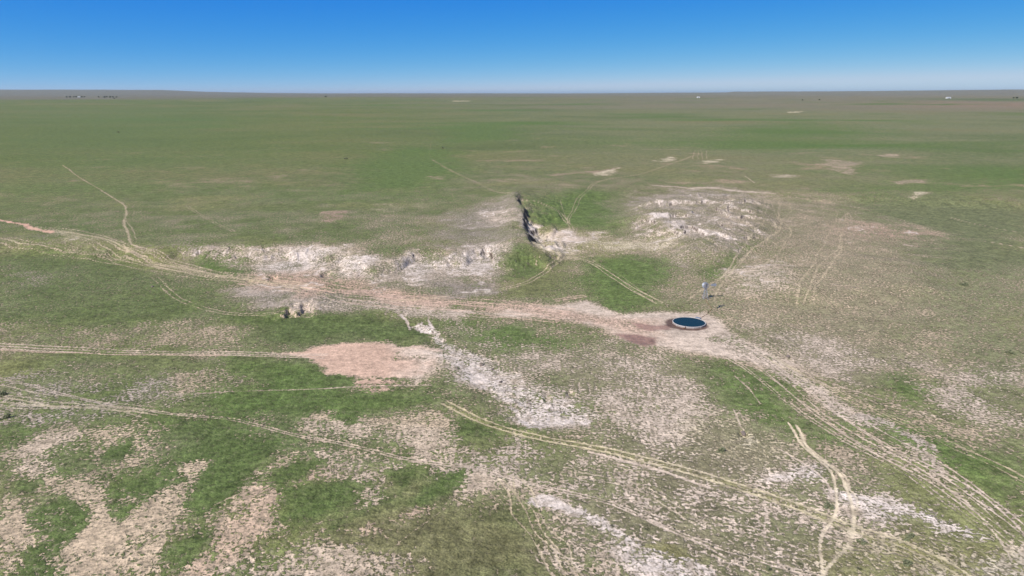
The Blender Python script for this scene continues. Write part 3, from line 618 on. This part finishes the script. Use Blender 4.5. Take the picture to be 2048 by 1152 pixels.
strk = g.math('MULTIPLY', g.mapr(g.noise(.42, 6, .68, flat), .49, .60, 0, .62), g.mapr(aT.outputs['Alpha'], .90, 1.0, 1, .12))
soilc = g.mix(strk, soilc, (.21, .165, .115))
speck = g.mapr(g.noise(1.5, 4, .66, flat), .50, .58, 0, .85)
speck = g.math('MULTIPLY', speck, g.mapr(aT.outputs['Alpha'], .80, 1.0, 1, .22))
speck = g.math('MULTIPLY', speck, g.mapr(aR.outputs['Fac'], .2, .7, 1, .1))
soilc = g.mix(speck, soilc, (.14, .12, .08))
col = g.mix(f, turf, soilc)
g.l(col, g.b.inputs['Base Color'])
g.l(g.math('MULTIPLY_ADD', aS.outputs['Alpha'], -.45, .95), g.b.inputs['Roughness'])
g.b.inputs['Specular IOR Level'].default_value = .15
bp = g.n('ShaderNodeBump'); bp.inputs['Strength'].default_value = .9; bp.inputs['Distance'].default_value = .35
hgt = g.math('MULTIPLY_ADD', f, -.35, g.math('MULTIPLY', n_f, .8)); g.l(g.math('ADD', hgt, g.math('MULTIPLY', n_t, .25)), bp.inputs['Height'])
g.l(bp.outputs[0], g.b.inputs['Normal'])
me.materials.append(g.m)


# ================================================================== things
def mat(name, col, rough=.7, metal=0.0, nscale=6, namp=.18, spec=.3):
    k = NT(name); tcn = k.n('ShaderNodeTexCoord').outputs['Object']
    base = k.n('ShaderNodeRGB'); base.outputs[0].default_value = (*col, 1)
    k.l(k.scale(base.outputs[0], k.mapr(k.noise(nscale, 5, .6, tcn), .3, .7, 1 - namp, 1 + namp)), k.b.inputs['Base Color'])
    k.b.inputs['Roughness'].default_value = rough; k.b.inputs['Metallic'].default_value = metal; k.b.inputs['Specular IOR Level'].default_value = spec
    return k.m
M_STEEL = mat('galvanised_steel', (.26, .275, .33), .5, .35); M_RUST = mat('rusty_steel', (.16, .085, .05), .85)
M_CONC = mat('concrete', (.50, .46, .44), .9, 0, 1.5, .15); M_ROCK = mat('dark_rock', (.15, .12, .105), .95, 0, 2, .35)
M_PALEROCK = mat('pale_clay_rock', (.36, .28, .26), .95, 0, 2, .25); M_BARK = mat('bark', (.12, .09, .065), .95)
M_LEAF = mat('dark_foliage', (.045, .065, .022), .8, 0, .4, .35); M_SAGE = mat('sage_foliage', (.15, .16, .09), .85, 0, 3, .35)
M_WALL = mat('white_boards', (.5, .5, .5), .8); M_ROOF = mat('roof_metal', (.42, .44, .47), .5); M_DARK = mat('dark_opening', (.03, .03, .035), .6)
M_TYRE = mat('black_rubber', (.025, .025, .025), .8)

def wmat(name, deep, rough):
    k = NT(name); k.b.inputs['Base Color'].default_value = (*deep, 1); k.b.inputs['Roughness'].default_value = rough
    k.b.inputs['Specular IOR Level'].default_value = .26; k.b.inputs['IOR'].default_value = 1.33
    b = k.n('ShaderNodeBump'); b.inputs['Strength'].default_value = .12; b.inputs['Distance'].default_value = .03
    k.l(k.noise(3.5, 4, .6, k.n('ShaderNodeTexCoord').outputs['Object']), b.inputs['Height']); k.l(b.outputs[0], k.b.inputs['Normal'])
    return k.m
M_WATER = wmat('tank_water', (.003, .020, .024), .16); M_PUDDLE = wmat('muddy_water', (.02, .018, .01), .15)

class MB:
    def __init__(s): s.v = []; s.f = []
    def add(s, v, f):
        o = len(s.v); s.v += [tuple(p) for p in v]; s.f += [tuple(i + o for i in q) for q in f]
    def box(s, c, d, rz=0, tilt=None):
        v = []
        for z in (-1, 1):
            for x, y in ((-1, -1), (1, -1), (1, 1), (-1, 1)):
                px, py, pz = x * d[0] / 2, y * d[1] / 2, z * d[2] / 2
                v.append((c[0] + px * math.cos(rz) - py * math.sin(rz), c[1] + px * math.sin(rz) + py * math.cos(rz), c[2] + pz))
        s.add(v, [(3, 2, 1, 0), (4, 5, 6, 7), (0, 1, 5, 4), (1, 2, 6, 5), (2, 3, 7, 6), (3, 0, 4, 7)])
    def tube(s, pts, r, n=6, caps=True):
        pts = [np.array(p, float) for p in pts]; rr_ = r if isinstance(r, (list, tuple)) else [r] * len(pts); rings = []
        for i, p in enumerate(pts):
            d = pts[min(i + 1, len(pts) - 1)] - pts[max(i - 1, 0)]; d /= np.linalg.norm(d)
            u = np.cross(d, (0, 0, 1) if abs(d[2]) < .9 else (1, 0, 0)); u /= np.linalg.norm(u); w = np.cross(d, u)
            rings.append([p + rr_[i] * (u * math.cos(a) + w * math.sin(a)) for a in np.linspace(0, 2 * math.pi, n, endpoint=False)])
        v = [q for ring in rings for q in ring]; f = []
        for i in range(len(pts) - 1):
            for k in range(n): f.append((i * n + k, i * n + (k + 1) % n, (i + 1) * n + (k + 1) % n, (i + 1) * n + k))
        if caps: f += [tuple(range(n))[::-1], tuple((len(pts) - 1) * n + k for k in range(n))]
        s.add(v, f)
    def lathe(s, prof, n=64, close=True):
        v = []; f = []; m = len(prof)
        for k in range(n):
            a = 2 * math.pi * k / n
            for r_, z in prof: v.append((r_ * math.cos(a), r_ * math.sin(a), z))
        for k in range(n):
            for i in range(m if close else m - 1):
                j2 = (i + 1) % m; k2 = (k + 1) % n; f.append((k * m + i, k2 * m + i, k2 * m + j2, k * m + j2))
        s.add(v, f)
    def build(s, name, m, parent=None, smooth=False, loc=None):
        me = bpy.data.meshes.new(name); me.from_pydata(s.v, [], s.f); me.materials.append(m)
        if smooth:
            for p in me.polygons: p.use_smooth = True
        o = bpy.data.objects.new(name, me); C.objects.link(o)
        if parent: o.parent = parent
        if loc is not None: o.location = loc
        return o
def thing(name, loc, rz=0):
    o = bpy.data.objects.new(name, None); C.objects.link(o); o.location = loc; o.rotation_euler = (0, 0, rz); return o
def on_ground(px, py):
    x, y = at(np.array([px]), np.array([py])); return float(x[0]), float(y[0]), float(height(x, y)[0])
def hz(x, y): return float(height(np.array([x]), np.array([y]))[0])

# ---- stock tank
tx, ty = float(TANK_C[0]), float(TANK_C[1]); tz = hz(tx, ty) - .22
tk = thing('stock_tank', (tx, ty, tz)); tag(tk, 'large round stock tank full of dark blue water on the bare pad', 'water tank')
m = MB(); m.lathe([(TANK_R - .16, -.6), (TANK_R, -.6), (TANK_R, .62), (TANK_R - .16, .62)], 96); m.build('wall', mat('stained_concrete', (.27, .225, .205), .9, 0, 1.2, .3), tk)
m = MB(); m.lathe([(TANK_R - .17, .60), (TANK_R + .02, .60), (TANK_R + .04, .63), (TANK_R + .04, .74), (TANK_R, .78), (TANK_R - .13, .78), (TANK_R - .17, .74)], 96); m.build('rim', mat('pale_concrete_rim', (.40, .375, .365), .8, 0, 1.5, .12), tk)
m = MB(); nn_ = 96; m.add([(0, 0, .66)] + [((TANK_R - .175) * math.cos(a), (TANK_R - .175) * math.sin(a), .66) for a in np.linspace(0, 2 * math.pi, nn_, endpoint=False)], [(0, 1 + k, 1 + (k + 1) % nn_) for k in range(nn_)]); m.build('water', M_WATER, tk)
m = MB(); a_ = R(48); m.box((5.9 * math.cos(a_), 5.9 * math.sin(a_), .3), (1.7, .9, .9), a_ - R(90)); m.build('valve_box', M_STEEL, tk)
m = MB(); a_ = R(244); p0 = np.array([5.35 * math.cos(a_), 5.35 * math.sin(a_)]); m.tube([(p0[0], p0[1], -.1), (p0[0], p0[1], .75), (p0[0] * .93, p0[1] * .93, .86)], .09, 8); m.box((p0[0] - .4, p0[1] - .05, .22), (.5, .4, .5), .3); m.build('outlet_valve', M_RUST, tk)
rb = MB(); rb.box((TANK_R + .03, 0, .28), (.10, .16, .62)); rib0 = rb.build('wall_rib', M_CONC, tk)
for k in range(1, 12):
    r_ = rib0.copy(); C.objects.link(r_); r_.parent = tk; r_.rotation_euler = (0, 0, 2 * math.pi * k / 12)

# ---- windmill
wx0, wy0, wz0 = on_ground(1410, 598)
wm = thing('windmill', (wx0, wy0, wz0), R(0)); tag(wm, 'small grey water pumping windmill on a lattice tower behind the round tank', 'windmill')
HT = 4.7; B0, B1 = .85, .16
corner = lambda sx_, sy_, z: ((B0 + (B1 - B0) * z / HT) * sx_, (B0 + (B1 - B0) * z / HT) * sy_, z)
for sx_, sy_ in ((-1, -1), (1, -1), (1, 1), (-1, 1)):
    m = MB(); m.tube([corner(sx_, sy_, -.2), corner(sx_, sy_, HT)], .055, 6); m.build('tower_leg', M_STEEL, wm)
m = MB()
for k, z in enumerate((.1, 1.2, 2.2, 3.1, 3.9)):
    z2 = (1.2, 2.2, 3.1, 3.9, 4.6)[k]
    for q in range(4):
        s1 = ((-1, -1), (1, -1), (1, 1), (-1, 1))[q]; s2 = ((-1, -1), (1, -1), (1, 1), (-1, 1))[(q + 1) % 4]
        m.tube([corner(*s1, z2), corner(*s2, z2)], .028, 5); m.tube([corner(*s1, z), corner(*s2, z2)], .018, 4); m.tube([corner(*s2, z), corner(*s1, z2)], .018, 4)
m.build('bracing', M_STEEL, wm)
m = MB(); m.box((0, 0, 4.05), (1.0, 1.0, .06)); m.build('platform', M_RUST, wm)
m = MB(); m.tube([(0, 0, -.1), (0, 0, 4.7)], .035, 6); m.build('pump_rod', M_RUST, wm)
m = MB(); m.tube([(0, 0, -.1), (0, 0, .7)], .14, 10); m.tube([(0, 0, .55), (.5, -.5, .55), (.6, -.6, .1)], .05, 6); m.build('pump_head', M_RUST, wm)
m = MB(); m.box((0, 0, 4.95), (.42, .34, .42)); m.tube([(0, 0, 4.6), (0, 0, 4.8)], .1, 8); m.build('gearbox', mat('dark_steel', (.13, .13, .16), .6), wm)
WA = R(-128)                                                       # the wheel looks left and a little to the camera, the tail points right
wd = np.array([math.cos(WA), math.sin(WA), 0]); ws = np.array([-wd[1], wd[0], 0]); hub = np.array([0, 0, 5.0]) + wd * .5
wh = MB(); wh.tube([hub - wd * .55, hub + wd * .12], .1, 8); whl = wh.build('wheel', M_STEEL, wm)
up = np.array([0, 0, 1.0]); RW = 1.22
for k in range(18):
    a = 2 * math.pi * k / 18; rad = ws * math.cos(a) + up * math.sin(a); tan_ = -ws * math.sin(a) + up * math.cos(a); m = MB(); v = []
    for r_, w_ in ((.42, .07), (.85, .13), (RW, .18)):
        for sgn in (-1, 1):
            for th_ in (-.006, .006): v.append(hub + rad * r_ + tan_ * w_ * sgn + wd * (.09 * sgn + th_))
    f_ = []
    for i_ in range(2):
        b_ = i_ * 4; f_ += [(b_, b_ + 2, b_ + 6, b_ + 4), (b_ + 1, b_ + 5, b_ + 7, b_ + 3), (b_, b_ + 4, b_ + 5, b_ + 1), (b_ + 2, b_ + 3, b_ + 7, b_ + 6)]
    f_ += [(0, 1, 3, 2), (8, 10, 11, 9)]; m.add(v, f_); m.build('blade', M_STEEL, whl)
m = MB()
for r_ in (.55, 1.05): m.tube([hub + r_ * (ws * math.cos(a) + up * math.sin(a)) for a in np.linspace(0, 2 * math.pi, 25)], .018, 4, False)
for k in range(6):
    a = 2 * math.pi * k / 6; m.tube([hub, hub + 1.1 * (ws * math.cos(a) + up * math.sin(a))], .022, 4)
m.build('wheel_frame', M_STEEL, whl)
td = np.array([math.cos(R(4)), math.sin(R(4)), 0]); t0 = np.array([0, 0, 5.0])
m = MB(); m.tube([t0, t0 + td * 3.3 + up * .08], .035, 6); m.tube([t0 + up * .25, t0 + td * 2.6 + up * .1], .02, 5); tb = m.build('tail_boom', M_STEEL, wm)
m = MB(); P_ = [(1.75, -.28), (3.5, -.5), (3.8, .05), (3.5, .6), (1.75, .4)]; sd_ = np.array([-td[1], td[0], 0]) * .012
v = [t0 + td * a + up * b + sd_ * q for q in (-1, 1) for a, b in P_]; m.add(v, [(0, 1, 2, 3, 4), (9, 8, 7, 6, 5)] + [(k, k + 5, (k + 1) % 5 + 5, (k + 1) % 5) for k in range(5)]); m.build('tail_vane', M_STEEL, tb)

# ---- pipe from the well towards the tank, and the dark ditch beside it
pp = [on_ground(a, b) for a, b in ((1411, 601), (1424, 618), (1412, 630), (1403, 635))]
m = MB(); m.tube([(p[0], p[1], p[2] + .10) for p in pp], .06, 6); o = m.build('water_pipe', M_RUST, None); tag(o, 'thin rusty pipe on the ground between windmill and round tank', 'pipe')
def sheet(name, pts, m_, lift=.03, n=3):
    P = spline(np.array([on_ground(a, b)[:2] for a, b in pts] ), n) if False else np.array([on_ground(a, b)[:2] for a, b in pts])
    c = P.mean(0); mb = MB(); z0 = max(hz(*p) for p in P) + lift
    mb.add([(p[0], p[1], z0) for p in P] + [(p[0], p[1], z0 - .25) for p in P], [tuple(range(len(P)))] + [(k, (k + 1) % len(P), (k + 1) % len(P) + len(P), k + len(P)) for k in range(len(P))])
    return mb.build(name, m_)
o = sheet('puddle', [(1423, 624), (1429, 622), (1434, 617), (1440, 615), (1445, 613), (1451, 612), (1449, 610), (1442, 610), (1436, 612), (1431, 614), (1429, 618), (1424, 621)], M_PUDDLE, .05); tag(o, kind='structure')

# ---- rocks, shrubs
def rock_mesh(seed, m_, flatness=.6):
    rs_ = np.random.RandomState(seed); mb = MB(); import bmesh
    bm_ = bmesh.new(); bmesh.ops.create_icosphere(bm_, subdivisions=2, radius=1)
    cuts = rs_.normal(size=(9, 3)); cuts /= np.linalg.norm(cuts, axis=1)[:, None]; dd = rs_.uniform(.55, .95, 9)
    for v_ in bm_.verts:
        p = np.array(v_.co)
        for c_, d_ in zip(cuts, dd):
            t_ = p @ c_
            if t_ > d_: p = p - c_ * (t_ - d_)
        v_.co = p * (1, .8, flatness)
    me_ = bpy.data.meshes.new('rock'); bm_.to_mesh(me_); bm_.free(); me_.materials.append(m_); return me_
dark_rocks = [rock_mesh(k, M_ROCK) for k in range(4)]; pale_rocks = [rock_mesh(k + 10, M_PALEROCK) for k in range(4)]
def rock(px, py, size, meshes, label, group=None):
    if group: size *= random.choice((.45, .6, .8, 1.0)); px += random.uniform(-5, 5); py += random.uniform(-4, 4)
    x, y, z = on_ground(px, py); o = bpy.data.objects.new('rock', meshes[random.randrange(4)]); C.objects.link(o)
    o.location = (x, y, z + size * .12); s_ = size * .5; o.scale = (s_ * random.uniform(.9, 1.3), s_ * random.uniform(.8, 1.1), s_ * random.uniform(.8, 1.1)); o.rotation_euler = (random.uniform(-.2, .2), random.uniform(-.2, .2), random.uniform(0, 6.3))
    tag(o, label, 'rock', group); return o
for px, py, s_ in ((958, 728, 1.1), (964, 734, 1.3), (972, 731, .9), (979, 737, 1.0), (986, 742, 1.2), (998, 735, .9), (1003, 766, 1.4), (1008, 770, .9), (978, 757, .8), (1026, 774, 1.1), (921, 690, 1.0), (926, 694, 1.2), (870, 664, .9),
        (1057, 799, 1.5), (1062, 806, 1.0), (1076, 812, 1.2), (1032, 803, .9), (1042, 790, .8), (1118, 822, 1.1), (917, 740, .9), (948, 716, .8), (968, 722, 1.0), (1014, 782, .8), (990, 752, 1.0), (1072, 822, .8), (1104, 815, .7)):
    rock(px, py, s_, dark_rocks, 'dark weathered rock lying in the white alkali wash below the pink pan', 'dark rocks strewn along the white wash')
for k in range(16):
    px = random.uniform(572, 632); rock(px, 618 - (px - 572) * .18 + random.uniform(-4, 5), random.uniform(.35, .8), pale_rocks, 'pale broken block of clay at the foot of the small cut bank', 'pale clay blocks below the cut bank')
rock(1576, 714, 1.5, dark_rocks, 'lone black rock beside the track right of the round tank'); rock(305, 574, 1.2, dark_rocks, 'small dark rock in green grass left of the main track')
rock(1486, 868, 1.6, dark_rocks, 'dark lump added for the shaded hole in the small white pit near the crossing tracks')  # added dark lump stands for the shade inside the pit's hole

def clump_mesh(seed, m_, n, leaf, shape=(1, 1, .8), hole=.25):
    rs_ = np.random.RandomState(seed); mb = MB(); lobes = rs_.normal(size=(7, 3)) * (.42, .42, .3); lr = rs_.uniform(.3, .6, 7)
    for k in range(n):
        j_ = rs_.randint(7); d = rs_.normal(size=3); d /= np.linalg.norm(d); p = (lobes[j_] + d * lr[j_] * rs_.uniform(.6, 1.05)) * shape
        p[2] = abs(p[2] + shape[2] * .35) if shape[2] < 1 else p[2] + shape[2]
        a = rs_.normal(size=3); a /= np.linalg.norm(a); b = np.cross(a, rs_.normal(size=3)); b /= np.linalg.norm(b); l = leaf * rs_.uniform(.6, 1.4)
        mb.add([p - a * l, p - b * l * .6, p + a * l, p + b * l * .6], [(0, 1, 2, 3)])
    me_ = bpy.data.meshes.new('foliage'); me_.from_pydata(mb.v, [], mb.f); me_.materials.append(m_); return me_
shrub_meshes = [clump_mesh(k, M_SAGE, 420, .13) for k in range(3)]; stem_bm = MB()
for a in (0, 1.3, 2.6, 3.9, 5.2): stem_bm.tube([(0, 0, -.1), (.35 * math.cos(a), .35 * math.sin(a), .45)], .03, 4)
stem_proto = stem_bm.build('stem', M_BARK, None); stem_mesh = stem_proto.data; bpy.data.objects.remove(stem_proto)
for k, (px, py, s_, lab) in enumerate(((2018, 706, 1.3, 'dark green shrub at the far right of the dry slope'), (1929, 571, 1.6, 'greyish shrub on the dry slope far right of the windmill'), (1821, 1078, .9, 'low dark shrub right of the crossing tracks, upper of two'), (1809, 1128, .9, 'low dark shrub near the bottom edge right of the crossing tracks'),
        (1724, 1086, .8, 'low shrub beside the pale track crossing at lower right'), (1534, 1139, .8, 'low shrub at the bottom edge left of the crossing tracks'), (1447, 903, 1.0, 'grey shrub just left below the small white pit'), (1656, 1014, 1.0, 'green shrub between the two curving pale tracks'),
        (14, 837, 1.1, 'dark shrub at the left edge below the faint tracks'), (10, 789, 1.1, 'dark shrub at the left edge among the faint tracks'), (692, 318, 2.2, 'dark shrub alone on the distant green prairie left of centre'), (886, 297, 2.2, 'dark shrub on the distant prairie above the diagonal track'), (236, 265, 2.6, 'dark shrub on the distant green prairie at upper left'))):
    x, y, z = on_ground(px, py); t = thing('shrub', (x, y, z - .05), random.uniform(0, 6)); tag(t, lab, 'shrub'); t.scale = (s_, s_, s_ * .9)
    for nm, md in (('foliage', shrub_meshes[k % 3]), ('stem', stem_mesh)):
        o = bpy.data.objects.new(nm, md); C.objects.link(o); o.parent = t

# ---- far trees and farm buildings
def far_spot(px, r):
    v = (188 - 576) / FPX; a = math.atan2((px - 1024) / FPX, CP - v * SP); x, y = r * math.sin(a), r * math.cos(a); return x, y, hz(x, y)
crowns = [clump_mesh(50 + k, M_LEAF, 500, .16, (1, 1, 1.0)) for k in range(3)]; tbm = MB(); tbm.tube([(0, 0, -.4), (0, 0, .8), (.1, .05, 1.5)], [.09, .06, .03], 6)
for a in (0, 2.1, 4.2): tbm.tube([(0, 0, .6), (.4 * math.cos(a), .4 * math.sin(a), 1.1)], [.04, .02], 5)
tp = tbm.build('trunk', M_BARK, None); trunk_mesh = tp.data; bpy.data.objects.remove(tp)
FT = [(133, 6100, 7), (139, 6150, 8), (146, 6120, 6.5), (151, 6200, 7.5), (163, 6150, 8), (168, 6250, 6.5), (197, 6100, 6.5), (208, 5900, 8.5), (213, 5950, 8), (219, 5900, 9), (225, 5950, 8), (232, 5900, 7), (227, 5300, 5.5), (651, 5900, 10), (2035, 5600, 9), (2029, 5700, 7), (1606, 4600, 6), (1640, 4700, 6)]
for k, (px, r, hgt_) in enumerate(FT):
    x, y, z = far_spot(px, r); t = thing('farm_tree', (x, y, z), random.uniform(0, 6)); sc_ = hgt_ / 1.35; t.scale = (sc_ * 1.1, sc_ * 1.1, sc_)
    lab = 'dark tree in the far farmyard windbreak below the left horizon' if px < 300 else ('lone dark tree on the horizon left of centre' if px == 651 else ('dark tree near the far right horizon' if px > 2000 else 'dark tree on the far grey plain right of centre'))
    tag(t, lab, 'tree', {True: 'trees of the far windbreak'}.get(px < 300) or ('trees near the right horizon' if px > 2000 else ('trees on the far plain' if px > 1500 else None)))
    for nm, md in (('crown', crowns[k % 3]), ('trunk', trunk_mesh)):
        o = bpy.data.objects.new(nm, md); C.objects.link(o); o.parent = t
def farm_building(px, r, w, d, h, lab, rz, wallm=M_WALL):
    x, y, z = far_spot(px, r); t = thing('farm_building', (x, y, z - .3), rz); tag(t, lab, 'building')
    m = MB(); v = [(-w/2,-d/2,0),(w/2,-d/2,0),(w/2,d/2,0),(-w/2,d/2,0),(-w/2,-d/2,h),(w/2,-d/2,h),(w/2,d/2,h),(-w/2,d/2,h),(-w/2,0,h*1.5),(w/2,0,h*1.5)]
    m.add(v, [(0,1,5,4),(2,3,7,6),(1,2,6,9,5),(3,0,4,8,7)]); m.build('wall', wallm, t)
    m = MB(); e = .4; zz = h * 1.5 + .12
    for sg in (-1, 1):
        yb = sg * (d/2 + e); zb = h - .1
        v = [(-w/2-e, yb, zb), (w/2+e, yb, zb), (w/2+e, 0, zz), (-w/2-e, 0, zz)]; v += [(a, b, c + .12) for a, b, c in v]
        m.add(v, [(0,1,2,3),(7,6,5,4),(0,4,5,1),(1,5,6,2),(2,6,7,3),(3,7,4,0)])
    m.build('roof', M_ROOF, t)
    m = MB(); m.box((0, -d/2 - .06, h * .42), (w * .22, .1, h * .84)); m.build('door', M_DARK, t)
    for q in (-.32, .32):
        m = MB(); m.box((w * q, -d/2 - .06, h * .6), (w * .1, .1, h * .3)); m.build('window', M_DARK, t)
farm_building(157, 6200, 17, 11, 4.5, 'pale farm building among dark trees below the left horizon', .1)
farm_building(1397, 5600, 22, 12, 6, 'small white building alone on the far plain right of centre', -.2)
farm_building(1898, 5600, 30, 14, 7, 'low white building near the far right horizon', .15)

# ---- haze: one closed box of thin air round the camera and the whole plain
m = MB(); m.box((0, 0, 60), (130000, 130000, 400)); hzm = bpy.data.materials.new('thin_haze'); hzm.use_nodes = True; t_ = hzm.node_tree; t_.nodes.clear()
ho = t_.nodes.new('ShaderNodeOutputMaterial'); hv = t_.nodes.new('ShaderNodeVolumePrincipled'); t_.links.new(hv.outputs[0], ho.inputs['Volume'])
hv.inputs['Color'].default_value = (.72, .86, 1.0, 1); hv.inputs['Density'].default_value = 1.9e-5; hv.inputs['Anisotropy'].default_value = .3
tag(m.build('haze', hzm, None), kind='stuff')
